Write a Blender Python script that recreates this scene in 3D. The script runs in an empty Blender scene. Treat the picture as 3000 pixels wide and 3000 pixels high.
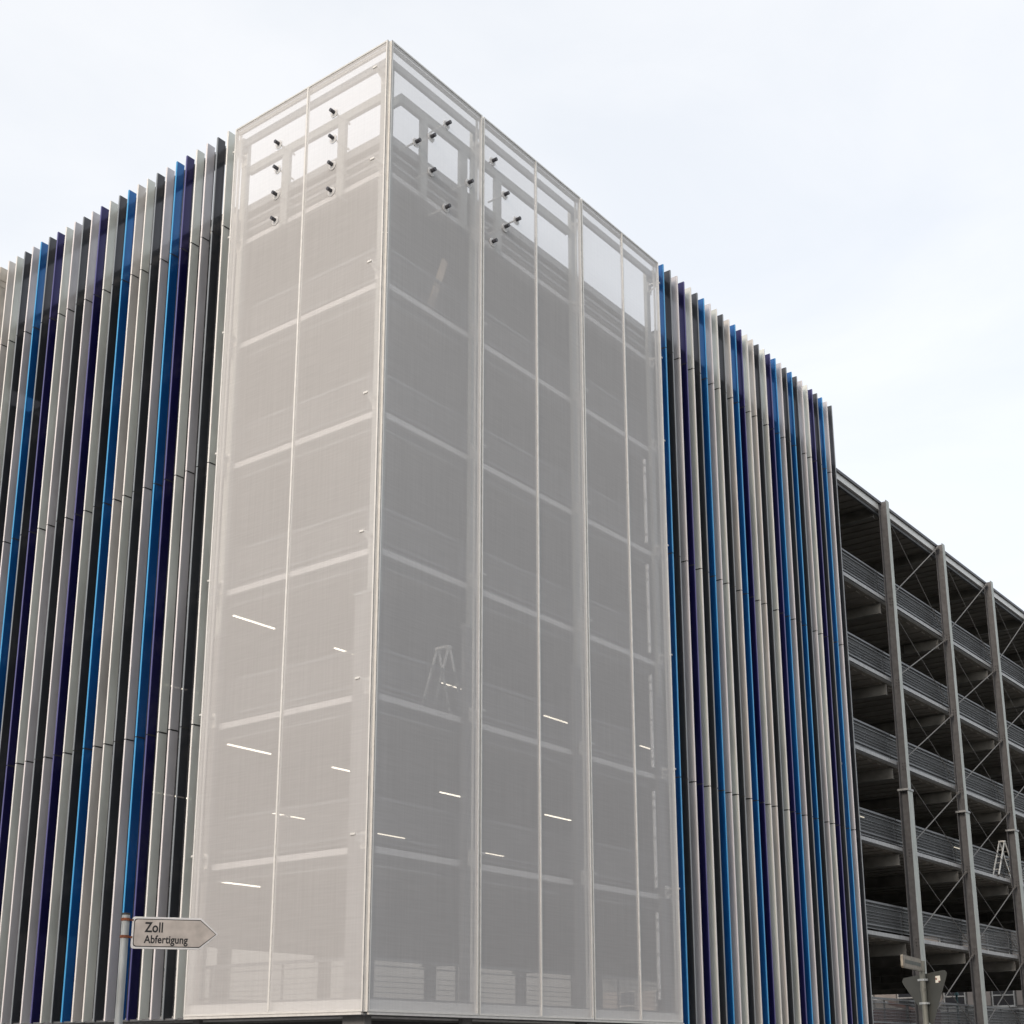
import bpy, bmesh, math, random
from mathutils import Vector, Matrix, geometry
random.seed(7)
R = math.radians
S = bpy.context.scene
COL = S.collection

# ------------------------------------------------------------------ camera
CAM = (-18.2695, -17.3686, 1.6); YAW, PITCH, ROLL, FPX = 0.9177, 0.2632, -0.0023, 4027.08
cam = bpy.data.objects.new('camera', bpy.data.cameras.new('camera'))
COL.objects.link(cam)
fwd = Vector((math.sin(YAW)*math.cos(PITCH), math.cos(YAW)*math.cos(PITCH), math.sin(PITCH)))
right = Vector((math.cos(YAW), -math.sin(YAW), 0)); up = right.cross(fwd)
c_, s_ = math.cos(ROLL), math.sin(ROLL)
rx = right*c_ + up*s_; uy = up*c_ - right*s_
m = Matrix((rx, uy, -fwd)).transposed().to_4x4(); m.translation = Vector(CAM)
cam.matrix_world = m
cam.data.sensor_width = 36; cam.data.lens = FPX/3000*36
cam.data.shift_x = -0.004; cam.data.shift_y = 0.172
cam.data.clip_start = 0.1; cam.data.clip_end = 2000
S.camera = cam
S.render.resolution_x = S.render.resolution_y = 1024

# ------------------------------------------------------------------ light
SUN_EL, SUN_DIR = R(25), Vector((-1.0, -0.10, 0))      # direction towards the sun, on the ground plane
w = bpy.data.worlds.new('World'); S.world = w; w.use_nodes = True
nt = w.node_tree; nt.nodes.clear()
N, L = nt.nodes.new, nt.links.new
out = N('ShaderNodeOutputWorld')
sky = N('ShaderNodeTexSky'); sky.sky_type = 'NISHITA'; sky.sun_disc = False
sky.sun_elevation = SUN_EL; sky.sun_rotation = math.atan2(SUN_DIR.x, SUN_DIR.y)
sky.dust_density = 3; sky.ozone_density = 2
bg1 = N('ShaderNodeBackground'); bg1.inputs['Strength'].default_value = 0.05
L(sky.outputs[0], bg1.inputs['Color'])
tc = N('ShaderNodeTexCoord'); mp = N('ShaderNodeMapping'); mp.inputs['Scale'].default_value = (1, 1, 3.0)
no = N('ShaderNodeTexNoise'); no.inputs['Scale'].default_value = 2.6; no.inputs['Detail'].default_value = 7; no.inputs['Roughness'].default_value = .55
no.inputs['Distortion'].default_value = .6
cr = N('ShaderNodeValToRGB')
cr.color_ramp.elements[0].position = .34; cr.color_ramp.elements[0].color = (.88, .892, .900, 1)
cr.color_ramp.elements[1].position = .62; cr.color_ramp.elements[1].color = (.968, .964, .952, 1)
L(tc.outputs['Generated'], mp.inputs['Vector']); L(mp.outputs[0], no.inputs['Vector']); L(no.outputs['Fac'], cr.inputs[0])
bg2 = N('ShaderNodeBackground'); bg2.inputs['Strength'].default_value = 0.845
L(cr.outputs[0], bg2.inputs['Color'])
ad = N('ShaderNodeAddShader'); L(bg1.outputs[0], ad.inputs[0]); L(bg2.outputs[0], ad.inputs[1]); L(ad.outputs[0], out.inputs['Surface'])
sun = bpy.data.objects.new('sun', bpy.data.lights.new('sun', 'SUN')); COL.objects.link(sun)
sun.data.energy = 1.5; sun.data.angle = R(18); sun.data.color = (1, .84, .70)
d = SUN_DIR.normalized()*math.cos(SUN_EL) + Vector((0, 0, math.sin(SUN_EL)))
sun.rotation_euler = d.to_track_quat('Z', 'Y').to_euler()
S.view_settings.view_transform = 'Standard'; S.view_settings.look = 'None'
S.view_settings.gamma = 1; S.view_settings.exposure = 0.13; S.view_settings.use_curve_mapping = False
S.render.engine = 'CYCLES'; S.cycles.transparent_max_bounces = 40; S.cycles.max_bounces = 8

# ------------------------------------------------------------------ materials
def mat(name, col, rough=.5, metal=0, var=.08, scale=6, trans=0, tcol=None, transl=0, spec=.5, bump=0, stretch=(1, 1, 1), dirt=None):
    m = bpy.data.materials.new(name); m.use_nodes = True
    t = m.node_tree; t.nodes.clear(); N, L = t.nodes.new, t.links.new
    o = N('ShaderNodeOutputMaterial'); p = N('ShaderNodeBsdfPrincipled')
    p.inputs['Roughness'].default_value = rough; p.inputs['Metallic'].default_value = metal
    p.inputs['Specular IOR Level'].default_value = spec
    g = N('ShaderNodeTexCoord'); mp = N('ShaderNodeMapping'); mp.inputs['Scale'].default_value = stretch
    n = N('ShaderNodeTexNoise'); n.inputs['Scale'].default_value = scale; n.inputs['Detail'].default_value = 6
    n.noise_dimensions = '4D'; oi = N('ShaderNodeObjectInfo'); mu = N('ShaderNodeMath'); mu.operation = 'MULTIPLY'; mu.inputs[1].default_value = 60
    L(oi.outputs['Random'], mu.inputs[0]); L(mu.outputs[0], n.inputs['W'])
    L(g.outputs['Object'], mp.inputs['Vector']); L(mp.outputs[0], n.inputs['Vector'])
    r = N('ShaderNodeValToRGB'); e = r.color_ramp.elements
    e[0].position = .3; e[1].position = .7
    d = dirt or tuple(c*(1-var*2) for c in col)
    e[0].color = (*d, 1); e[1].color = (*[min(1, c*(1+var)) for c in col], 1)
    L(n.outputs['Fac'], r.inputs[0]); L(r.outputs[0], p.inputs['Base Color'])
    if bump:
        b = N('ShaderNodeBump'); b.inputs['Strength'].default_value = bump; b.inputs['Distance'].default_value = .01
        L(n.outputs['Fac'], b.inputs['Height']); L(b.outputs[0], p.inputs['Normal'])
    last = p.outputs[0]
    if transl:
        q = N('ShaderNodeBsdfTranslucent'); L(r.outputs[0], q.inputs['Color'])
        x = N('ShaderNodeMixShader'); x.inputs[0].default_value = transl
        L(last, x.inputs[1]); L(q.outputs[0], x.inputs[2]); last = x.outputs[0]
    if trans:
        q = N('ShaderNodeBsdfTransparent'); q.inputs['Color'].default_value = (*(tcol or (1, 1, 1)), 1)
        x = N('ShaderNodeMixShader'); x.inputs[0].default_value = trans
        L(last, x.inputs[1]); L(q.outputs[0], x.inputs[2]); last = x.outputs[0]
    L(last, o.inputs['Surface'])
    return m

def emis(name, col, st):
    m = bpy.data.materials.new(name); m.use_nodes = True
    t = m.node_tree; t.nodes.clear(); o = t.nodes.new('ShaderNodeOutputMaterial'); e = t.nodes.new('ShaderNodeEmission')
    e.inputs[0].default_value = (*col, 1); e.inputs[1].default_value = st; t.links.new(e.outputs[0], o.inputs[0]); return m

M = {}
M['galv'] = mat('galvanised_steel', (.34, .35, .355), .5, .2, .12, 9, stretch=(1, 1, .25))
M['galv_light'] = mat('galvanised_light', (.40, .415, .40), .5, .1, .10, 14, stretch=(1, 1, .2))
M['tcol_low'] = mat('column_base_steel', (.19, .19, .19), .55, .1, .1, 8)
M['galv_dark'] = mat('galvanised_dull', (.15, .155, .165), .55, .2, .15, 7)
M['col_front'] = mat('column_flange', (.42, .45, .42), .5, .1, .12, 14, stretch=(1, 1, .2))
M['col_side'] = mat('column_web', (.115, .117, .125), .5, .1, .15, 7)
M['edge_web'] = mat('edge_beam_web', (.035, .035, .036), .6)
M['tower_edge'] = mat('tower_edge_steel', (.70, .70, .70), .5, 0, .08, 5)
M['deck_edge'] = mat('pale_steel_edge', (.40, .405, .41), .45, .1, .15, 5, stretch=(3, 3, 1))
M['frame'] = mat('frame_aluminium', (.74, .73, .70), .42, .1, .05, 8)
M['frame_grey'] = mat('mullion_aluminium', (.66, .66, .64), .4, .1, .05, 8)
M['soffit'] = mat('soffit', (.30, .28, .25), .8, 0, .15, 1.2)
M['concrete'] = mat('concrete_deck', (.20, .20, .19), .85, 0, .15, 1.5)
M['beam'] = mat('beam_steel', (.24, .235, .22), .6, .1, .2, 2)
M['roofdark'] = mat('roof_edge_dark', (.07, .07, .08), .5)
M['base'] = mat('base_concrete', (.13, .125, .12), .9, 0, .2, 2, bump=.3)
M['bolt'] = mat('bolt_dark', (.03, .03, .03), .6)
M['rodm'] = mat('rod_steel', (.17, .165, .16), .5, .2)
M['rail'] = mat('rail_galvanised', (.17, .175, .185), .45, .3, .15, 12)
M['infill'] = mat('rail_grid', (.115, .122, .126), .6, 0, .1, 20, trans=.52)
M['infill_open'] = mat('rail_grid_open', (.2, .2, .2), .6, 0, .1, 20, trans=.86)
M['pilaster'] = mat('end_cladding', (.52, .48, .42), .8, 0, .12, 5, stretch=(1, 1, .5))
M['pin'] = mat('pin_rubber', (.05, .05, .06), .4)
M['rosette'] = mat('rosette', (.9, .9, .9), .5, 0, .02, 3, transl=.5)
M['pintube'] = mat('pin_tube', (.75, .75, .73), .4, .0)
M['signwhite'] = mat('sign_white', (.70, .70, .70), .45, 0, .06, 10)
M['signface'] = mat('sign_face', (.50, .455, .42), .5, 0, .12, 9)
M['signback'] = mat('sign_back_grey', (.06, .064, .06), .55, .1, .1, 5)
M['black'] = mat('lettering_black', (.012, .012, .014), .6)
M['polewhite'] = mat('pole_zinc', (.43, .46, .47), .45, .2, .15, 9, stretch=(1, 1, .3))
M['polegrey'] = mat('pole_dull', (.21, .215, .19), .5, .2, .25, 14, stretch=(1, 1, .3))
M['rust'] = mat('rusty_clamp', (.22, .07, .03), .8, 0, .4, 30)
M['cream'] = mat('name_sign_body', (.27, .24, .19), .6, 0, .15, 25)
M['rimtan'] = mat('name_sign_face', (.33, .29, .23), .6, 0, .2, 25)
M['greenish'] = mat('name_sign_band', (.10, .11, .09), .6, 0, .2, 30)
M['sticker'] = mat('sticker_white', (.80, .78, .70), .5)
M['stickred'] = mat('sticker_dark', (.20, .06, .05), .5)
M['alu'] = mat('ladder_aluminium', (.80, .79, .75), .4, .2, .1, 12)
M['plank'] = mat('plank_wood', (.75, .60, .45), .8, 0, .1, 4)
M['pipe'] = mat('pipe_white', (.95, .95, .93), .5)
M['tube'] = emis('lamp_tube', (1, .90, .72), 2.3)
M['asphalt'] = mat('asphalt', (.055, .055, .055), .9, 0, .2, 8, bump=.3)
M['paving'] = mat('paving', (.26, .25, .24), .9, 0, .12, 3)
M['kerbm'] = mat('kerb_stone', (.30, .30, .29), .85)
M['grassy'] = mat('far_ground', (.10, .11, .07), .95, 0, .3, .3)
M['bgwall'] = mat('office_wall', (.17, .165, .16), .8, 0, .08, 1)
M['bgpanel'] = mat('office_panel', (.28, .25, .23), .7, 0, .08, 1)
M['bgglass'] = mat('office_glass', (.02, .022, .03), .15)
M['bgframe'] = mat('office_frame', (.40, .40, .39), .5)
M['maroon'] = mat('maroon_panel', (.13, .04, .04), .6)
M['orange'] = mat('boom_orange', (.28, .10, .06), .6)
M['teal'] = mat('teal_pole', (.04, .12, .13), .5)
M['pale'] = mat('pale_cladding', (.55, .53, .48), .7, 0, .06, .6)

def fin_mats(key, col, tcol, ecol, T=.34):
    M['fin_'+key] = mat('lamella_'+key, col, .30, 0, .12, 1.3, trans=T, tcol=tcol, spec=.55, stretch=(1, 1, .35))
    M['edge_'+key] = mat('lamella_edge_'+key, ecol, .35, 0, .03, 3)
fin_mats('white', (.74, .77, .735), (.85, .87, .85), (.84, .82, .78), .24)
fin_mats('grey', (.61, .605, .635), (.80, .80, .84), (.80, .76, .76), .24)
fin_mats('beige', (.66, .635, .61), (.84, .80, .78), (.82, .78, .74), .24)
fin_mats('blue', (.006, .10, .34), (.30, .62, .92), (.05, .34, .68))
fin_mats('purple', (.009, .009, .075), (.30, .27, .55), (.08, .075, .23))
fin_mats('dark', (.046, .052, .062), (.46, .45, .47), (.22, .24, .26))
NAMES = {'white': 'white lamella', 'grey': 'lilac grey lamella', 'beige': 'beige lamella', 'blue': 'bright blue lamella',
         'purple': 'dark violet lamella', 'dark': 'anthracite lamella'}

# woven metal mesh of the tower
def mesh_mat():
    m = bpy.data.materials.new('woven_mesh'); m.use_nodes = True
    t = m.node_tree; t.nodes.clear(); N, L = t.nodes.new, t.links.new
    o = N('ShaderNodeOutputMaterial')
    g = N('ShaderNodeTexCoord')
    mp = N('ShaderNodeMapping'); mp.inputs['Scale'].default_value = (26, 26, .5)
    n = N('ShaderNodeTexNoise'); n.inputs['Scale'].default_value = 1; n.inputs['Detail'].default_value = 4
    L(g.outputs['Object'], mp.inputs[0]); L(mp.outputs[0], n.inputs['Vector'])
    mp2 = N('ShaderNodeMapping'); mp2.inputs['Scale'].default_value = (1.2, 1.2, 30)
    n2 = N('ShaderNodeTexNoise'); n2.inputs['Scale'].default_value = 1; n2.inputs['Detail'].default_value = 3
    L(g.outputs['Object'], mp2.inputs[0]); L(mp2.outputs[0], n2.inputs['Vector'])
    a = N('ShaderNodeMath'); a.operation = 'ADD'; L(n.outputs['Fac'], a.inputs[0]); L(n2.outputs['Fac'], a.inputs[1])
    r = N('ShaderNodeMapRange'); r.inputs['From Min'].default_value = .6; r.inputs['From Max'].default_value = 1.4
    r.inputs['To Min'].default_value = .395; r.inputs['To Max'].default_value = .475
    L(a.outputs[0], r.inputs['Value'])
    df = N('ShaderNodeBsdfDiffuse'); df.inputs['Color'].default_value = (.875, .865, .865, 1)
    tl = N('ShaderNodeBsdfTranslucent'); tl.inputs['Color'].default_value = (.85, .87, .90, 1)
    x = N('ShaderNodeMixShader'); x.inputs[0].default_value = .22; L(df.outputs[0], x.inputs[1]); L(tl.outputs[0], x.inputs[2])
    tr = N('ShaderNodeBsdfTransparent')
    y = N('ShaderNodeMixShader'); L(r.outputs[0], y.inputs[0]); L(x.outputs[0], y.inputs[1]); L(tr.outputs[0], y.inputs[2])
    L(y.outputs[0], o.inputs['Surface']); return m
M['mesh'] = mesh_mat()

# ------------------------------------------------------------------ mesh helpers
class MB:
    def __init__(s): s.v = []; s.f = []; s.mi = []; s.mats = []
    def mid(s, m):
        m = M[m] if isinstance(m, str) else m
        if m not in s.mats: s.mats.append(m)
        return s.mats.index(m)
    def box(s, x0, x1, y0, y1, z0, z1, m, faces=None):
        i = len(s.v); k = s.mid(m)
        s.v += [(x0,y0,z0),(x1,y0,z0),(x1,y1,z0),(x0,y1,z0),(x0,y0,z1),(x1,y0,z1),(x1,y1,z1),(x0,y1,z1)]
        F = {'-z': (0,3,2,1), '+z': (4,5,6,7), '-y': (0,1,5,4), '+x': (1,2,6,5), '+y': (2,3,7,6), '-x': (3,0,4,7)}
        for n, q in F.items():
            s.f.append(tuple(i+a for a in q)); s.mi.append(s.mid(faces[n]) if faces and n in faces else k)
        return s
    def bar(s, a, b, w, h, m, upv=(0, 0, 1)):
        a, b = Vector(a), Vector(b); d = (b-a).normalized(); u = Vector(upv)
        if abs(d.dot(u)) > .98: u = Vector((0, 1, 0))
        r = d.cross(u).normalized(); u = r.cross(d).normalized(); i = len(s.v); k = s.mid(m)
        for p in (a, b):
            for sx, sy in ((-1,-1),(1,-1),(1,1),(-1,1)): s.v.append(tuple(p+r*sx*w/2+u*sy*h/2))
        for q in ((0,1,2,3),(7,6,5,4),(0,4,5,1),(1,5,6,2),(2,6,7,3),(3,7,4,0)): s.f.append(tuple(i+a for a in q)); s.mi.append(k)
        return s
    def cyl(s, a, b, r, m, n=12, r2=None):
        a, b = Vector(a), Vector(b); d = (b-a).normalized(); u = Vector((0, 0, 1)) if abs(d.z) < .9 else Vector((1, 0, 0))
        p = d.cross(u).normalized(); q = d.cross(p).normalized(); i = len(s.v); k = s.mid(m); r2 = r if r2 is None else r2
        for c, rr in ((a, r), (b, r2)):
            for j in range(n):
                t = 2*math.pi*j/n; s.v.append(tuple(c+p*math.cos(t)*rr+q*math.sin(t)*rr))
        for j in range(n): s.f.append((i+j, i+(j+1) % n, i+n+(j+1) % n, i+n+j)); s.mi.append(k)
        s.f.append(tuple(i+j for j in range(n))[::-1]); s.mi.append(k); s.f.append(tuple(i+n+j for j in range(n))); s.mi.append(k)
        return s
    def poly(s, pts, off, m):   # prism: outline pts (3d), extruded by off
        i = len(s.v); n = len(pts); k = s.mid(m); o = Vector(off)
        s.v += [tuple(p) for p in pts] + [tuple(Vector(p)+o) for p in pts]
        s.f.append(tuple(range(i, i+n))); s.mi.append(k); s.f.append(tuple(range(i+2*n-1, i+n-1, -1))); s.mi.append(k)
        for j in range(n): s.f.append((i+j, i+n+j, i+n+(j+1) % n, i+(j+1) % n)); s.mi.append(k)
        return s
    def mesh(s, name):
        me = bpy.data.meshes.new(name); me.from_pydata(s.v, [], s.f)
        for m in s.mats: me.materials.append(m)
        me.polygons.foreach_set('material_index', s.mi)
        bm = bmesh.new(); bm.from_mesh(me); bmesh.ops.recalc_face_normals(bm, faces=bm.faces); bm.to_mesh(me); bm.free()
        return me
    def build(s, name, parent=None, bevel=0):
        o = bpy.data.objects.new(name, s.mesh(name)); COL.objects.link(o); o.parent = parent
        if bevel:
            b = o.modifiers.new('bevel', 'BEVEL'); b.width = bevel; b.segments = 2; b.limit_method = 'ANGLE'
        return o

def thing(name, label, cat, loc=(0, 0, 0), group=None, rz=0):
    o = bpy.data.objects.new(name, None); COL.objects.link(o); o.location = loc; o.rotation_euler.z = rz
    o.empty_display_size = .2
    o['label'] = label; o['category'] = cat
    if group: o['group'] = group
    return o
def struct(o): o['kind'] = 'structure'; return o
def inst(me, name, parent, loc, label=None):
    o = bpy.data.objects.new(name, me); COL.objects.link(o); o.parent = parent; o.location = loc
    if label: o['label'] = label
    return o

# ------------------------------------------------------------------ ground
struct(MB().box(-700, 900, -700, 900, -.6, -.14, 'grassy').build('ground'))
struct(MB().box(-300, 300, -40, -6.5, -.136, -.12, 'asphalt').build('road'))
struct(MB().box(-13, -6.6, -6.5, 120, -.136, -.12, 'asphalt').build('side_road'))
b = MB(); b.box(-6.4, 140, -6.3, 60, -.136, 0, 'paving'); struct(b.build('pavement'))
b = MB(); b.box(-6.6, 140, -6.5, -6.3, -.136, .004, 'kerbm'); b.box(-6.6, -6.4, -6.3, 60, -.136, .004, 'kerbm'); struct(b.build('kerb'))
b = MB(); b.box(-60, -13.2, -6.3, 120, -.136, 0, 'paving'); struct(b.build('pavement'))
b = MB()
for k in range(24): b.box(-140+k*12, -134+k*12, -23.1, -22.98, -.12, -.116, 'signwhite')
lm = b.build('lane_marking'); struct(lm)

# ------------------------------------------------------------------ parking garage
G = thing('parking_garage', 'six storey steel parking garage with coloured vertical lamellas and a mesh clad corner tower', 'parking garage')
DECKS = [2.4, 5.45, 8.45, 11.45, 14.45, 17.45]
ROOF = 21.14
X1, Y1 = 57.0, 17.4
E0 = .56
# ground storey: recessed base wall and ledge
b = MB(); b.box(1.3, X1, 1.3, 1.5, 0, 2.2, 'base'); b.box(1.3, 1.5, 1.5, Y1, 0, 2.2, 'base')
b.build('base_wall', G)
b = MB(); b.box(1.0, 22, 1.0, 1.3, 1.96, 2.06, 'base'); b.box(1.0, 1.3, 1.3, Y1, 1.96, 2.06, 'base'); b.build('base_ledge', G)
XS = [3.47, 7.5, 11.14, 15.6, 21.1, 26.68, 32.2, 37.76, 43.25, 48.8, 54.35]
CROSS = [3.47, 7.5, 11.14, 15.6, 21.2, 26.75, 32.3, 37.85, 43.4, 48.95, 54.5]
for i, z in enumerate(DECKS):
    b = MB(); b.box(E0+.1, X1, E0+.1, Y1, z-.12, z, 'concrete', {'-z': 'soffit'})
    b.build('deck', G)
    # trapezoidal sheet ribs under the deck
    b = MB(); n = 0
    for k in range(int((X1-1)/.75)):
        x = 1.0+k*.75; b.box(x, x+.3, .8, Y1-.2, z-.155, z-.1205, 'soffit'); n += 1
    o = b.build('soffit_ribs', G); o['kind'] = 'stuff'
    # edge beams with a pale top strip
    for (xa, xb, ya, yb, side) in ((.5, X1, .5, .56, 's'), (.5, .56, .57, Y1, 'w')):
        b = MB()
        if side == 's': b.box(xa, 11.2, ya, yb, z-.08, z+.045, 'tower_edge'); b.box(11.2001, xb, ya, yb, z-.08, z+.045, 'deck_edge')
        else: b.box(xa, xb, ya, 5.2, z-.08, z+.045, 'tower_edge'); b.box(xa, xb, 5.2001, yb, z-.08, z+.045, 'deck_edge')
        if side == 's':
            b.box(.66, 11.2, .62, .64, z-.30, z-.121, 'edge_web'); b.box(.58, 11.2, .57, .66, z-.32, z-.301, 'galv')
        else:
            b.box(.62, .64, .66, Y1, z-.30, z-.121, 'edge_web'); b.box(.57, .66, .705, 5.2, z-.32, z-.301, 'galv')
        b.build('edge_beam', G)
for i, z in enumerate(DECKS[1:]+[ROOF-.02]):
    for x in CROSS:
        b = MB(); hh = .29 if x < 12 else .52
        b.box(x-.012, x+.012, .66, Y1-.1, z-hh, z-.16, 'beam'); b.box(x-.1, x+.1, .66, Y1-.1, z-hh-.02, z-hh-.001, 'beam')
        b.box(x-.1, x+.1, .66, Y1-.1, z-.159, z-.156, 'beam')
        for k in range(4): b.box(x-.09, x-.014, 3.3*k+2, 3.3*k+2.012, z-hh, z-.161, 'beam')
        b.build('cross_beam', G)
# roof
b = MB(); b.box(.66, X1, .66, Y1, ROOF-.15, ROOF-.02, 'roofdark', {'-z': 'soffit'}); b.build('roof', G)
b = MB()
for k in range(int((X1-1)/.6)): b.box(1+k*.6, 1.2+k*.6, .8, Y1-.2, ROOF-.19, ROOF-.151, 'soffit')
o = b.build('soffit_ribs', G); o['kind'] = 'stuff'
b = MB(); b.box(11.4, X1, .46, .655, ROOF-.30, ROOF-.06, 'frame_grey'); b.box(11.4, X1+.1, .40, .70, ROOF-.06, ROOF+.04, 'roofdark')
b.box(11.4, X1, .56, .655, ROOF-.42, ROOF-.301, 'galv_dark')
b.build('roof_fascia', G)
b = MB(); b.box(.46, .655, 5.3, Y1, ROOF-.30, ROOF-.06, 'frame_grey'); b.box(.40, .70, 5.3, Y1+.1, ROOF-.06, ROOF+.04, 'roofdark'); b.build('roof_fascia', G)
b = MB()
b.box(.50, .56, .57, 5.2, 20.09, 20.21, 'tower_edge'); b.box(.56, 11.3, .50, .56, 20.09, 20.21, 'tower_edge')
b.box(.50, .60, .61, 5.2, 20.93, 21.13, 'galv'); b.box(.50, 11.3, .51, .60, 20.93, 21.13, 'galv')
for zz in (20.42, 20.68): b.box(.52, .57, .58, 5.2, zz, zz+.07, 'galv'); b.box(.52, 11.3, .52, .575, zz, zz+.07, 'galv')
b.build('tower_roof_edge', G)
b = MB(); b.box(.66, .70, .70, 5.2, 20.0, 20.93, 'beam'); b.box(.66, 11.3, .66, .70, 20.0, 20.93, 'beam'); b.build('parapet_back', G)

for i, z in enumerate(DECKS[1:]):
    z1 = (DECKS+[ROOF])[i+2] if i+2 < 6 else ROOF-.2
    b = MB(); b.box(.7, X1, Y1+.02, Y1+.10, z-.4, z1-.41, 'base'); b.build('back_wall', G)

# columns ---------------------------------------------------------
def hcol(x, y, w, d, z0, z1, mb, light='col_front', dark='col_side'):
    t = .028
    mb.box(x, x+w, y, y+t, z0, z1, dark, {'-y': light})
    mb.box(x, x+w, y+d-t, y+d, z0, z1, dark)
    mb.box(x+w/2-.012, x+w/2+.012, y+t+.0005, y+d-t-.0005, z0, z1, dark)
ZC = 10.48
def column(x, y, top, w1=.27, w2=.42, d1=.30, d2=.33, bolts=True, collar=True):
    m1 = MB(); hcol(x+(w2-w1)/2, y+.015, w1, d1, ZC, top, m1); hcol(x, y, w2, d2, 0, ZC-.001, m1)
    o = m1.build('column', G)
    if collar:
        MB().box(x-.03, x+w2+.03, y-.03, y+d2+.03, ZC-.035, ZC+.035, 'galv').build('collar', o)
    if bolts:
        bm_ = MB()
        for z in DECKS[1:]:
            for kz in range(3):
                for yy in (.035, .13):
                    bm_.cyl((x+w2/2-.013 if z > ZC else x+w2/2-.013, y+.06+yy, z-.02-kz*.11), (x+w2/2-.04, y+.06+yy, z-.02-kz*.11), .018, 'bolt', 6)
        q = bm_.build('bolts', o); q['kind'] = 'stuff'
    return o
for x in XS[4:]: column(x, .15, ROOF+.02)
def tcol(x0, x1, y0, y1, xl, yl, top):
    b = MB(); t = .02
    for (a0, a1, c0, c1, za, zb, mk) in ((x0, x1, y0, y1, ZC, top, 'galv_light'), (x0-xl, x1, y0, y1+yl, 0, ZC-.001, 'tcol_low')):
        b.box(a0, a1, c0, c0+t, za, zb, mk); b.box(a0, a1, c1-t, c1, za, zb, mk)
        b.box(a0, a0+.012, c0+t+.0005, c1-t-.0005, za, zb, mk)
    o = b.build('column', G)
    MB().box(x0-xl-.02, x1+.02, y0-.02, y1+yl+.02, ZC-.03, ZC+.03, 'galv').build('collar', o)
for a, c in ((3.33, 3.50), (7.33, 7.51), (10.97, 11.14)): tcol(a, c, .40, .50, .14, 0, 22.9)
tcol(.30, .48, .30, .52, 0, .33, 22.6)
tcol(.40, .50, 4.95, 5.14, 0, 0, 22.9)
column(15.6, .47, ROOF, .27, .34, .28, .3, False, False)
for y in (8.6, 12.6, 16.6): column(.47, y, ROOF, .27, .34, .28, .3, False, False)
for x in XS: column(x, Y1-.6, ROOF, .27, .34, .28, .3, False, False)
# brackets between the columns and the tower panels
bk = MB()
bk.box(-.06, .06, -.33, 0, -.02, .02, 'frame'); bk.bar((0, -.3, .0), (0, -.02, -.20), .03, .03, 'frame'); bk.box(-.1, .1, -.02, 0, -.24, .08, 'frame')
bkm = bk.mesh('panel_bracket')
for z in DECKS[1:]+[20.1, 22.4]:
    for x in XS[:3]: inst(bkm, 'panel_bracket', G, (x-.05, .40, z+.18 if z < 20 else z))
    for y in (.42, 5.04):
        o = inst(bkm, 'panel_bracket', G, (.40 if y > 1 else .31, y, z+.18 if z < 20 else z)); o.rotation_euler.z = -math.pi/2

# bracing rods ------------------------------------------------------
levels = DECKS + [ROOF]
for i in range(5, len(XS)-1):
    for k in range(6):
        za, zb = levels[k]+.1, levels[k+1]-.22
        if k == 5: zb = ROOF-.1
        for (xa, xb, yy, r) in ((XS[i]+.3, XS[i+1]+.1, .36, .022), (XS[i+1]+.1, XS[i]+.3, .42, .014)):
            b = MB(); b.cyl((xa, yy, za), (xb, yy, zb), r, 'rodm', 8)
            d_ = (Vector((xb, yy, zb))-Vector((xa, yy, za))).normalized()
            e_ = Vector((xb, yy, zb))-d_*.22
            b.cyl(e_, e_+d_*.2, r*2.2, 'rodm', 8)
            b.build('brace_rod', G)

# guard rails -------------------------------------------------------
def guardrail(x0, x1, z, y=.70, axis='x', last=False):
    def bx(mb, a0, a1, c0, c1, z0, z1, m):
        if axis == 'x': mb.box(a0, a1, c0, c1, z0, z1, m)
        else: mb.box(c0, c1, a0, a1, z0, z1, m)
    b = MB()
    bx(b, x0, x1, y-.025, y+.035, z+.99, z+1.055, 'rail')
    bx(b, x0, x1, y-.01, y+.01, z+.88, z+.905, 'rail')
    bx(b, x0, x1, y-.02, y+.02, z+.26, z+.31, 'rail')
    bx(b, x0, x1, y-.02, y+.02, z+.15, z+.18, 'rail')
    n = max(1, round((x1-x0)/1.85))
    for k in range(n+1):
        a = x0+(x1-x0)*k/n; a = min(max(a, x0+.02), x1-.02)
        bx(b, a-.02, a+.02, y+.036, y+.076, z+.0, z+1.05, 'rail')
    o = b.build('guardrail', G)
    b = MB()
    for zz in (.40, .50, .60, .70): bx(b, x0, x1, y-.008, y+.008, z+zz, z+zz+.014, 'rail')
    q = b.build('rail_wires', o)
    b = MB()
    if axis == 'x': b.box(x0, x1, y+.02, y+.023, z+.20, z+.98, 'infill_open' if x1 < 11.5 else 'infill')
    else: b.box(y+.02, y+.023, x0, x1, z+.20, z+.98, 'infill_open')
    b.build('wire_grid', o)
for z in DECKS:
    xs = [.9]+XS+[X1-.1]
    for a, c in zip(xs[:-1], xs[1:]):
        guardrail(a+.05, c-.02, z)
        if z < 9: guardrail(a+.05, c-.02, z, y=Y1-.2)
    ys = [.9, 5.0, 8.6, 12.6, 16.6]
    for a, c in zip(ys[:-1], ys[1:]): guardrail(a+.05, c-.02, z, axis='y')

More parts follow.
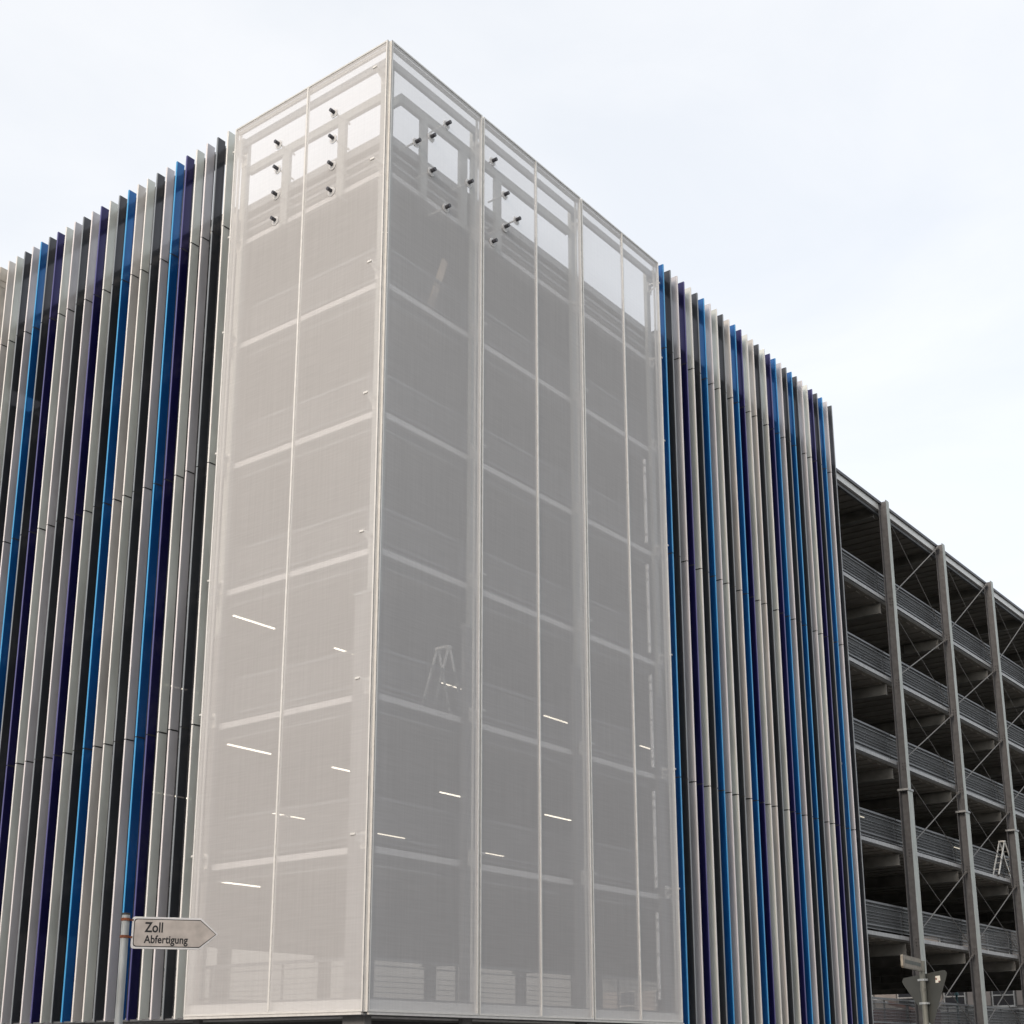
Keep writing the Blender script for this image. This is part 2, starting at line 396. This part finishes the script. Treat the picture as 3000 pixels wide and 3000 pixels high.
# upper rail and sign frames -----------------------------------------
b = MB(); b.box(.28, 11.1, .28, .35, 22.62, 22.80, 'galv'); b.box(11.101, 22.35, .27, .40, 22.53, 22.86, 'galv'); b.build('upper_rail', G)
b = MB(); b.box(.28, .35, .351, 4.97, 22.62, 22.80, 'galv'); b.box(.27, .39, 4.971, 14.7, 22.53, 22.86, 'galv'); b.build('upper_rail', G)
def frame_left():
    b = MB(); X = .45
    b.box(X, X+.10, .62, 4.94, 21.96, 22.16, 'galv_light')
    for y, y2 in ((1.75, 1.97), (3.55, 3.78)): b.box(X+.005, X+.095, y, y2, 20.05, 21.959, 'galv_light')
    b.build('sign_frame', G)
    pm = MB(); pm.cyl((0, 0, 0), (.5, 0, 0), .022, 'pintube', 8); pm.cyl((-.12, 0, 0), (-.0, 0, 0), .042, 'pin', 12); pm.cyl((-.002, 0, -.02), (.010, 0, -.02), .105, 'rosette', 20); me = pm.mesh('mounting_pin')
    for y in (3.39, 1.625):
        for z in (21.81, 21.15, 20.48, 19.82):
            inst(me, 'mounting_pin', G, (-.02, y, z), 'short black capped pin sticking out through the mesh')
def frame_right():
    b = MB(); Y = .45
    b.box(.98, 7.3, Y, Y+.10, 22.09, 22.31, 'galv_light')
    b.box(.88, .975, Y, Y+.50, 22.09, 22.31, 'galv_light')
    for x, x2 in ((1.585, 1.80), (2.95, 3.20), (4.265, 4.49)): b.box(x, x2, Y+.005, Y+.095, 20.05, 22.089, 'galv_light')
    b.build('sign_frame', G)
    pm = MB(); pm.cyl((0, 0, 0), (0, .5, 0), .022, 'pintube', 8); pm.cyl((0, -.12, 0), (0, 0, 0), .044, 'pin', 12); pm.cyl((0, -.002, -.02), (0, .010, -.02), .105, 'rosette', 20); me = pm.mesh('mounting_pin')
    for x, z in RP: inst(me, 'mounting_pin', G, (x, -.02, z), 'short black capped pin sticking out through the mesh')
RP = [(1.884, 21.90), (.88, 20.84), (1.37, 21.26), (1.39, 20.40), (2.68, 20.83), (1.895, 19.76), (3.55, 21.9), (4.01, 21.25), (4.46, 20.81), (4.02, 20.39), (3.56, 19.76)]
LP = [(y, z) for y in (3.39, 1.625) for z in (21.81, 21.15, 20.48, 19.82)]
frame_left(); frame_right()

# tower mesh panels ---------------------------------------------------
ZB, ZT = 2.414, 22.916
def panel(a0, a1, axis, mull=None, holes=()):
    # axis 'x': plane y=0 (right facade), outward -y; axis 'y': plane x=0
    def P(mb, u0, u1, d0, d1, z0, z1, m, f=None):
        if axis == 'x': mb.box(u0, u1, d0, d1, z0, z1, m, f)
        else: mb.box(d0, d1, u0, u1, z0, z1, m, f)
    b = MB(); e = .038
    P(b, a0, a0+e, -.012, .07, ZB, ZT, 'frame'); P(b, a1-e, a1, -.012, .07, ZB, ZT, 'frame')
    P(b, a0+e, a1-e, -.012, .07, ZT-e, ZT, 'galv_dark' if False else 'frame_grey'); P(b, a0+e, a1-e, -.012, .07, ZB, ZB+e, 'frame')
    o = b.build('mesh_panel', G)
    o['label'] = 'tall framed panel of pale woven metal mesh'
    b = MB()
    P(b, a0+.02, a1-.02, .075, .13, ZT-.12, ZT-.045, 'frame_grey'); P(b, a0+.02, a1-.02, .09, .12, ZB+.02, ZB+.22, 'frame_grey')
    P(b, a0+.045, a0+.10, .09, .12, ZB+.25, ZT-.13, 'frame_grey'); P(b, a1-.10, a1-.045, .09, .12, ZB+.25, ZT-.13, 'frame_grey')
    b.build('backing_rail', o)
    if mull:
        b = MB(); P(b, mull-.022, mull+.022, -.016, .05, ZB+e, ZT-e, 'frame'); b.build('mullion', o)
    # mesh sheet with round holes
    u0, u1, z0, z1 = a0+e*.5, a1-e*.5, ZB+e*.5, ZT-e*.5
    vs = [Vector((u0, z0)), Vector((u1, z0)), Vector((u1, z1)), Vector((u0, z1))]; ed = [(0, 1), (1, 2), (2, 3), (3, 0)]; fc = []
    for (u, z) in ():
        i = len(vs); n = 16
        for k in range(n): vs.append(Vector((u+.115*math.cos(2*math.pi*k/n), z-.02+.115*math.sin(2*math.pi*k/n))))
        ed += [(i+k, i+(k+1) % n) for k in range(n)]
    r = geometry.delaunay_2d_cdt(vs, ed, [], 3 if False else 0, 1e-5)
    v2, f2 = r[0], r[2]
    def inside(f):
        c = sum((v2[i] for i in f), Vector((0, 0)))/len(f)
        return True
    faces = [tuple(f) for f in f2 if inside(f)]
    me = bpy.data.meshes.new('mesh_sheet')
    me.from_pydata([(p.x, 0, p.y) if axis == 'x' else (0, p.x, p.y) for p in v2], [], faces); me.materials.append(M['mesh'])
    q = bpy.data.objects.new('mesh_sheet', me); COL.objects.link(q); q.parent = o
    return o
panel(.06, 4.945, 'y', 2.505, LP)
panel(.06, 3.18, 'x', None, [p for p in RP if p[0] < 3.1])
panel(3.225, 7.185, 'x', 5.28, [p for p in RP if p[0] > 3.1])
panel(7.23, 10.95, 'x', 9.12)
# corner channel
for za, zb in ((ZB, 18.16), (18.185, ZT)):
    b = MB(); b.box(.0601, .069, .0601, .069, za, zb, 'galv_dark'); b.box(-.0145, -.004, .0535, .0595, za, zb, 'galv_dark'); b.box(.0535, .0595, -.0145, -.004, za, zb, 'galv_dark')
    b.build('corner_channel', G)
b = MB(); b.box(.10, 11.02, .0, .05, ZB-.05, ZB-.006, 'frame'); b.box(.0, .05, .10, 4.95, ZB-.05, ZB-.006, 'frame')
b.box(.05, 11.0, .06, .5, ZB-.06, ZB-.02, 'galv_dark'); b.box(.06, .5, .5, 15.0, ZB-.06, ZB-.02, 'galv_dark'); b.box(11.0, 22.6, .06, .5, ZB-.20, ZB-.16, 'galv_dark')
b.build('bottom_rail', G)

# drain pipe behind the right mesh panel
b = MB(); x, y = 10.64, .5
z = 16.99; zs = []
b2 = MB()
for k in range(len(DECKS)):
    z0 = DECKS[k]+(.55 if k == 0 else .18); z1 = (DECKS[k+1]-.42) if k < 4 else 17.0
    if k == 5: break
    b2.cyl((x, y-.06, z0), (x, y-.06, z1), .045, 'pipe', 10)
    for zz in (z0+.2, (z0+z1)/2, z1-.45, z1-.2): b2.cyl((x, y-.06, zz), (x, y-.06, zz+.05), .062, 'galv', 10)
b2.build('drain_pipe', G)

# lamellas --------------------------------------------------------------
RC = 'blue dark grey purple white dark blue grey white dark beige blue purple white beige dark white purple blue grey dark blue dark grey white purple dark blue grey dark'.split()
LC = 'white dark grey white purple blue grey dark white beige blue dark white purple grey dark grey white purple dark blue grey dark white beige'.split()
FT, FD = .044, .225
ZSEG = [(2.375, 8.42), (8.445, 14.42), (14.445, 20.42), (20.445, 23.01)]
MESHES = {}
def fin(kind, side):
    key = (kind, side)
    if key not in MESHES:
        segs = []
        for a, c in ZSEG:
            b = MB()
            if side == 'R':
                # the visible side looks to -x; front edge -y
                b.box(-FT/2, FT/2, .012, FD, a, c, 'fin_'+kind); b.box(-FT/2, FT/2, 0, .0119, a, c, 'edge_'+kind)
            else:
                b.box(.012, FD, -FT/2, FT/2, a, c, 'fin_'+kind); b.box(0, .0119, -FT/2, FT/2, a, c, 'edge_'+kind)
            segs.append(b.mesh('lamella_segment'))
        b = MB()
        if side == 'R': b.box(-.02, .02, FD+.001, FD+.03, 2.45, 22.9, 'galv_dark')
        else: b.box(FD+.001, FD+.03, -.02, .02, 2.45, 22.9, 'galv_dark')
        sp = b.mesh('lamella')
        b = MB()
        if side == 'R': b.box(-FT/2-.003, FT/2+.003, .03, FD-.01, -.016, .016, 'bolt')
        else: b.box(.03, FD-.01, -FT/2-.003, FT/2+.003, -.016, .016, 'bolt')
        MESHES[key] = (segs, sp, b.mesh('joint_gap'))
    return MESHES[key]
def place(kind, side, loc):
    segs, sp, jt = fin(kind, side)
    o = inst(sp, 'lamella', G, loc, NAMES[kind])
    for s in segs: inst(s, 'lamella_segment', o, (0, 0, 0))
    for z in (8.4325, 14.4325, 20.4325): inst(jt, 'lamella_joint', o, (0, 0, z))
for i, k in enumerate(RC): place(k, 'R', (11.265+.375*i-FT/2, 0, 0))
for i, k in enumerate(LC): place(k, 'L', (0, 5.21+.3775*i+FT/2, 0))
# horizontal carrier rails behind the lamellas
for z in DECKS[1:]+[20.45]:
    b = MB(); b.box(11.2, 22.35, FD+.031, FD+.09, z-.16, z-.08, 'galv_dark'); b.box(11.2, 22.35, FD+.031, FD+.09, z+.10, z+.16, 'galv_dark'); b.build('carrier_rail', G)
    b = MB(); b.box(FD+.031, FD+.09, 5.1, 15.0, z-.16, z-.08, 'galv_dark'); b.box(FD+.031, FD+.09, 5.1, 15.0, z+.10, z+.16, 'galv_dark')
    for k in range(26): b.box(FD+.02, FD+.30, 5.05+.3775*k, 5.09+.3775*k, z-.3, z+.25, 'galv')
    b.build('carrier_rail', G)
# stone faced end pier on the far left
pp = MB(); pp.box(.02, .50, 14.72, 15.3, 22.60, 23.0, 'pilaster'); pp.build('end_pier', G)
z = 2.4; k = 0
while z < 22.5:
    z1 = min(z+2.0, 22.59)
    MB().box(.02, .50, 14.72, 15.3, z+.008, z1-.008, 'pilaster').build('cladding_panel', G); z = z1

# ------------------------------------------------------------------ ceiling lamps
lm = MB(); lm.box(0, 1.25, -.05, .05, .0, .05, 'galv_light'); lmh = lm.mesh('lamp_housing')
lt = MB(); lt.box(.01, 1.24, -.022, .022, -.026, -.0005, 'tube'); ltm = lt.mesh('lamp_tube')
lamps = [(.93, 5.21, 11.1, 'lit tube lamp behind the left mesh face, topmost one seen there'),
 (4.09, 5.21, 11.1, 'lit tube lamp behind the left mesh face next to the tower corner, upper one'),
 (8.05, 5.25, 11.1, 'lit tube lamp behind the stepladder in the tower'),
 (12.57, 5.23, 11.1, 'lit tube lamp behind the middle right mesh panel, upper one'),
 (17.6, 5.18, 11.1, 'lit tube lamp beside the drain pipe behind the last mesh panel'),
 (3.7, 11.06, 11.1, 'lit tube lamp glimpsed between the pale left lamellas, upper one'),
 (33.35, 5.17, 11.1, 'lit tube lamp under the fourth open deck beside the last lamella'),
 (44.8, 5.23, 11.1, 'lit tube lamp behind the railing left of the stepladder in the open bays'),
 (.68, 4.92, 8.1, 'lit tube lamp behind the left mesh face, second from the top'),
 (3.8, 4.86, 8.1, 'lit tube lamp behind the left mesh face next to the tower corner, lower one'),
 (7.66, 4.9, 8.1, 'lit tube lamp behind the first right mesh panel beside its column'),
 (11.96, 4.78, 8.1, 'lit tube lamp behind the middle right mesh panel, second one down'),
 (7.15, 10.5, 8.1, 'lit tube lamp crossing the mullion behind the left mesh face'),
 (11.5, 10.65, 8.1, 'short lit tube lamp just right of the tower corner'),
 (3.2, 10.58, 8.1, 'lit tube lamp glimpsed between the pale left lamellas, lower one'),
 (16.4, 10.65, 8.1, 'dim tube lamp low behind the middle right mesh panel'),
 (.74, 5.10, 5.2, 'lit tube lamp lowest behind the left mesh face'),
]
for x, y, z, lab in lamps:
    x = max(x, .72)
    t = thing('ceiling_light', lab, 'lamp', (x, y, z), 'fluorescent tube lamps under the decks')
    inst(lmh, 'housing', t, (0, 0, 0)); inst(ltm, 'tube', t, (0, 0, 0))
    MB().cyl((x+.3, y, z+.05), (x+.3, y, z+.3), .008, 'galv_dark', 6).build('hanger', None)
    h = bpy.context.scene.collection.objects[-1]; h.parent = t; h.matrix_parent_inverse = Matrix.Translation((-x, -y, -z))

# ------------------------------------------------------------------ ladders and plank
def ladder(name, label, loc, rz, h, sp, w=.5, apart=1.0, th=.06):
    t = thing(name, label, 'ladder', loc, rz=rz)
    for s in (-1, 1):
        b = MB()
        for wv in (-w/2, w/2):
            b.bar((s*sp/2, wv*(1.15), 0), (s*.03, wv, h), th, .025, 'alu', (0, 1, 0))
        b.build('ladder_side', t)
        n = int(h/.28)
        rb = MB()
        for k in range(1, n):
            f = k*.28/h; x = s*(sp/2*(1-f)+.03*f); yw = w/2*(1.15*(1-f)+f); rb.cyl((x, -yw, k*.28), (x, yw, k*.28), .012, 'alu', 8)
        rb.build('rungs', t)
        fb = MB()
        for wv in (-w/2, w/2): fb.box(s*sp/2-.04, s*sp/2+.04, wv*1.15-.035, wv*1.15+.035, -.02, .05, 'bolt')
        fb.build('feet', t)
    MB().box(-.07, .07, -w/2-.03, w/2+.03, h-.01, h+.05, 'alu').build('hinge_cap', t)
    return t
ladder('stepladder', 'aluminium stepladder standing behind the mesh beside a tower column', (3.16, .98, 8.46), R(3), 1.6, 1.15, .30, th=.055)
ladder('stepladder', 'aluminium stepladder standing open at the railing of the open bays', (37.38, .575, 8.50), R(0), 1.48, 2.3, .2, th=.085)
t = thing('wooden_plank', 'pale wooden plank leaning upright behind the mesh near the tower top', 'plank', (2.45, .9, 17.46))
MB().bar((-.12, 0, .02), (.62, .1, 1.95), .17, .04, 'plank', (0, 1, 0)).build('board', t)

# ------------------------------------------------------------------ Zoll direction sign
def at(px, py, dist):
    dx, dy = px-1512, py-2016
    X = (c_*dx+s_*dy)/FPX; Y = (-s_*dx+c_*dy)/FPX
    dd = fwd - Y*up + X*right; k = math.hypot(dd.x, dd.y); return Vector(CAM)+dd*(dist/k)
A, B = Vector((-9.83, -6.20, 0)), Vector((-9.03, -6.55, 0))   # start and tip of the arrow board
P0 = Vector((-9.875, -6.165, 0))
u = Vector((-9.179+9.818, -6.722+6.207, 0)); u = Vector((u.x+.035, u.y+.035, 0)); Lb = u.length; u.normalize(); nrm = Vector((u.y, -u.x, 0))
if nrm.dot(Vector(CAM)-P0) < 0: nrm = -nrm
t = thing('direction_sign', 'white arrow shaped sign reading Zoll Abfertigung on a pale round pole', 'street sign', (P0.x, P0.y, 0))
TI = Matrix.Translation((-P0.x, -P0.y, 0))
def part(mb, name, par=t, **k):
    o = mb.build(name, par, **k); o.matrix_parent_inverse = Matrix.Identity(4); return o
def lc(v): return Vector(v)-Vector((P0.x, P0.y, 0))
b = MB(); b.cyl((0, 0, -.1), (0, 0, 2.955), .038, 'polewhite', 20); part(b, 'pole')
b = MB(); b.cyl((0, 0, 2.956), (0, 0, 2.975), .040, 'bolt', 16); part(b, 'pole_cap')
for zz in (2.90, 2.735):
    b = MB(); b.cyl((0, 0, zz), (0, 0, zz+.026), .0455, 'rust', 16); b.bar(Vector((0, 0, zz+.009)), Vector((0, 0, zz+.009))+u*.075, .02, .018, 'rust'); part(b, 'clamp')
z0, z1, zm = 2.635, 2.943, 2.787
def arrow(ins, off, th, mk, name, r=.025):
    s0 = Vector((0, 0, 0))+u*(.062+ins)
    xe = Lb*.79-.0; pts = [(0, z0+ins+r), (r*.3, z0+ins+r*.3), (r, z0+ins), (xe-ins*1.2, z0+ins), (Lb-.0-ins*2.0, zm), (xe-ins*1.2, z1-ins), (r, z1-ins), (r*.3, z1-ins-r*.3), (0, z1-ins-r)]
    q = [s0+u*p[0]+nrm*off+Vector((0, 0, p[1])) for p in pts]
    bb = MB(); bb.poly(q, nrm*th, mk); return part(bb, name, bevel=.002)
arrow(0, -.012, .020, 'signwhite', 'board')
arrow(.019, .0082, .0012, 'black', 'border_line')
arrow(.027, .0096, .0012, 'signface', 'sign_face')
def text(s, size, loc, uu, nn, mk, par, name, ext=.0006, sx=1.0):
    cu = bpy.data.curves.new(name, 'FONT'); cu.body = s; cu.size = size; cu.extrude = ext; cu.offset = size*.022; cu.space_character = 1.02
    o = bpy.data.objects.new(name, cu); COL.objects.link(o); bpy.context.view_layer.update()
    me = bpy.data.meshes.new_from_object(o.evaluated_get(bpy.context.evaluated_depsgraph_get())); bpy.data.objects.remove(o)
    me.materials.clear(); me.materials.append(M[mk])
    o = bpy.data.objects.new(name, me); COL.objects.link(o); o.parent = par
    mm = Matrix((uu*sx, Vector((0, 0, 1)), nn)).transposed().to_4x4(); mm.translation = loc; o.matrix_local = mm; return o
text('Zoll', .135, u*.185+nrm*.0115+Vector((0, 0, 2.797)), u, nrm, 'black', t, 'lettering', sx=.78)
text('Abfertigung', .105, u*.185+nrm*.0115+Vector((0, 0, 2.692)), u, nrm, 'black', t, 'lettering', sx=.82)

# ------------------------------------------------------------------ name sign and yield sign seen from behind
Q = Vector((-3.36, -11.56, 0))
t = thing('road_sign_post', 'grey round post carrying the back of a triangular sign and a small street name sign', 'road sign', (Q.x, Q.y, 0))
b = MB(); b.cyl((0, 0, -.1), (0, 0, 2.62), .032, 'polegrey', 20); part(b, 'pole', t)
b = MB(); b.cyl((0, 0, 2.30), (0, 0, 2.33), .036, 'polegrey', 16); part(b, 'pole_sleeve', t)
# triangle, apex down; L at image left (farther), R right (nearer)
tu = (Vector((-3.215, -11.86, 0))-Vector((-3.52, -11.26, 0)))
tu = Vector((.50, -.866, 0)).normalized()
view = (Q-Vector((CAM[0], CAM[1], 0))).normalized(); vr = Vector((view.y, -view.x, 0))
ang = R(-38); tu = Matrix.Rotation(ang, 3, 'Z') @ vr; tn = Vector((tu.y, -tu.x, 0))
if tn.dot(view) < 0: tn = -tn       # tn: away from the camera, the printed side
zt = 2.487; w2 = .305; apex = zt-.545; r = .035
pts = [(-w2, zt-.035), (-w2+.02, zt-.004), (-w2+.04, zt), (w2-.04, zt), (w2-.02, zt-.004), (w2, zt-.035), (w2-.012, zt-.07), (.028, apex+.02), (0, apex), (-.028, apex+.02), (-w2+.012, zt-.07)]
o0 = tn*.042 + tu*.005
TL = R(6.5)
b = MB(); b.poly([o0+tu*(p[0]*math.cos(TL)-(p[1]-2.3)*math.sin(TL))+Vector((0, 0, 2.3+p[0]*math.sin(TL)+(p[1]-2.3)*math.cos(TL))) for p in pts], tn*.003, 'signback'); tri = part(b, 'yield_sign', t, bevel=.001)
for zz in (2.41, 2.16):
    b = MB(); b.cyl((0, 0, zz), (0, 0, zz+.022), .040, 'polewhite', 14)
    b.bar(Vector((0, 0, zz+.011))-tu*.058, Vector((0, 0, zz+.011))+tu*.058, .03, .022, 'polewhite'); part(b, 'clamp', t)
b = MB(); so = tn*.0405+tu*.135; sz = 2.385
b.poly([so+Vector((0, 0, sz)), so+tu*.04+Vector((0, 0, sz)), so+tu*.04+Vector((0, 0, sz+.02)), so+tu*.066+Vector((0, 0, sz+.022)), so+tu*.062+Vector((0, 0, sz+.075)), so+tu*.002+Vector((0, 0, sz+.072))], tn*.001, 'sticker'); stk = part(b, 'sticker', t)
b = MB(); s2 = so-tn*.0008
b.poly([s2+tu*.004+Vector((0, 0, sz+.03)), s2+tu*.02+Vector((0, 0, sz+.03)), s2+tu*.022+Vector((0, 0, sz+.05)), s2+tu*.004+Vector((0, 0, sz+.055))], -tn*.0008, 'stickred')
b.poly([s2+tu*.0405+Vector((0, 0, sz+.008)), s2+tu*.06+Vector((0, 0, sz+.008)), s2+tu*.06+Vector((0, 0, sz+.018)), s2+tu*.0405+Vector((0, 0, sz+.018))], -tn*.0008, 'stickred')
part(b, 'sticker_print', t)
# name sign: runs from the post to the left and towards the camera
nu = Matrix.Rotation(R(77), 3, 'Z') @ (-vr); nu = Matrix.Rotation(R(0), 3, 'Z') @ nu
if nu.dot(-view) < 0: nu = Matrix.Rotation(R(-154), 3, 'Z') @ nu
nn = Vector((nu.y, -nu.x, 0)); nn = nn if nn.dot(view) < 0 else -nn
zc = 2.575; s0 = nu*.05
def quad(u0, u1, za, zb, off, th, mk, nm, rr=.02):
    p = [(u0+rr, za), (u1-rr, za), (u1, za+rr), (u1, zb-rr), (u1-rr, zb), (u0+rr, zb), (u0, zb-rr), (u0, za+rr)]
    bb = MB(); bb.poly([nu*a+nn*off+Vector((0, 0, z)) for a, z in p], nn*th, mk); return part(bb, nm, t, bevel=.002)
NLn = .82
quad(.045, .045+NLn, zc-.068, zc+.068, -.014, .026, 'cream', 'name_sign')
quad(.06, .03+NLn, zc-.055, zc+.055, .0125, .001, 'rimtan', 'sign_rim')
quad(.10, NLn-.03, zc-.018, zc+.022, .014, .001, 'greenish', 'lettering_band', .004)
b = MB()
for zz in (zc-.05, zc+.035): b.bar(Vector((0, 0, zz)), Vector((0, 0, zz))+nu*.07, .02, .02, 'bolt')
b.cyl((0, 0, zc-.06), (0, 0, zc+.05), .037, 'polegrey', 14); part(b, 'sign_bracket', t)

# ------------------------------------------------------------------ buildings seen through the open decks
OB = thing('office_building', 'grey office block with white framed windows seen through the open decks', 'building')
b = MB(); b.box(76.0, 90, -6, 40, -.2, 14, 'bgwall'); b.build('wall', OB)
win = MB()
win.box(0, .06, 0, 1.35, 0, 1.7, 'bgglass'); winm = win.mesh('window')
fr = MB()
for (ya, yb, za, zb) in ((-.07, 0, -.07, 1.77), (1.35, 1.42, -.07, 1.77), (0, 1.35, -.07, 0), (0, 1.35, 1.7, 1.77), (0, 1.35, .62, .70)): fr.box(-.06, .08, ya, yb, za, zb, 'bgframe')
frm = fr.mesh('window_frame')
sl = MB(); sl.box(-.16, .08, -.12, 1.47, -.15, -.071, 'bgframe'); slm = sl.mesh('window_sill')
pnm = MB().box(0, .05, 0, 1.55, 0, 1.75, 'bgpanel').mesh('panel')
for z in (2.0, 4.95, 8.05):
    for k in range(-2, 10):
        y = 13.2+k*3.3 if z != 4.95 else 13.2+k*3.3
        o = inst(winm, 'window', OB, (75.92, y, z)); inst(frm, 'window_frame', o, (0, 0, 0)); inst(slm, 'window_sill', o, (0, 0, 0))
        inst(pnm, 'wall_panel', OB, (75.93, y+1.55, z))
b = MB(); b.box(75.7, 76, -6, 40, 4.6, 4.75, 'bgframe'); b.build('cornice', OB)
TR = thing('shipping_container', 'dark red container standing behind the lowest open deck', 'container', (66, 15.4, 0))
b = MB(); b.box(0, 2.4, 0, 5.5, 1.9, 4.5, 'maroon'); b.build('body', TR)
b = MB()
for k in range(18): b.box(-.05, -.001, .1+k*.3, .22+k*.3, 1.95, 4.4, 'maroon')
o = b.build('corrugation', TR)
b = MB()
for y in (.1, 5.2): b.box(.1, 2.3, y, y+.2, 0, 1.9, 'galv_dark')
b.build('stand', TR)
WH = thing('warehouse', 'pale low warehouse beyond the back of the parking garage', 'building')
b = MB(); b.box(-5, 200, 46, 70, -.2, 15, 'pale'); b.build('wall', WH)
b = MB(); b.box(-5.2, 200.2, 45.8, 70.2, 15, 15.3, 'galv_dark'); b.build('roof', WH)
for k in range(30):
    b = MB(); b.box(-2+k*6, 1.2+k*6, 45.94, 46.0, 2.2, 4.4, 'bgglass'); o = b.build('window', WH)
    b = MB(); b.box(-2.1+k*6, 1.3+k*6, 45.9, 45.99, 2.05, 2.19, 'bgframe'); b.build('window_sill', o)
LPST = thing('lamp_post', 'thin teal lamp post standing behind the open decks', 'lamp post', (60.2, 11.3, 0))
b = MB(); b.cyl((0, 0, 0), (0, 0, 5.0), .06, 'teal', 10); b.build('pole', LPST)
b = MB(); b.cyl((0, 0, 5.0), (0, 0, 5.25), .14, 'teal', 10, .05); b.build('lamp_head', LPST)

b = MB(); b.cyl((65.6, 17.6, 4.9), (65.6, 15.2, 4.2), .12, 'orange', 10); b.cyl((65.6, 18.6, 5.1), (65.6, 17.6, 4.9), .07, 'signwhite', 10)
b.build('boom', None); o = COL.objects[-1]; o['label'] = 'rusty orange crane boom with a white tip above the dark red container'; o['category'] = 'boom'
# ------------------------------------------------------------------ unseen buildings added across the streets to darken the lower facades
def block(name, label, x0, x1, y0, y1, h, mk, side):
    t = thing(name, label, 'building')
    b = MB(); b.box(x0, x1, y0, y1, -.2, h, mk); b.build('wall', t)
    b = MB(); b.box(x0-.2, x1+.2, y0-.2, y1+.2, h, h+.3, 'galv_dark'); b.build('roof', t)
    gm = MB().box(-.7, .7, -.05, .05, 0, 1.6, 'bgglass').mesh('window'); fm = MB().box(-.8, .8, -.09, -.051, -.12, 0, 'bgframe').mesh('window_sill')
    z = 1.2
    while z < h-2.2:
        n = int(((x1-x0) if side == 'y' else (y1-y0))/3.4)
        for k in range(n):
            if side == 'y': o = inst(gm, 'window', t, (x0+1.7+k*3.4, y1+.03, z)); o.rotation_euler.z = math.pi
            else: o = inst(gm, 'window', t, (x1+.03, y0+1.7+k*3.4, z)); o.rotation_euler.z = math.pi/2
            inst(fm, 'window_sill', o, (0, 0, 0))
        z += 3.2
    return t
M['brick'] = mat('brown_brick', (.22, .13, .09), .85, 0, .15, 3)
M['render_'] = mat('ochre_render', (.30, .24, .17), .85, 0, .1, 1)
block('unseen_brick_building', 'unseen brown brick block added across the road to darken the lower lamellas', -20, 60, -56, -42, 15, 'brick', 'y')
block('unseen_rendered_building', 'unseen ochre rendered block added across the side road to darken the lower tower', -58, -44, -14, 60, 15, 'render_', 'x')
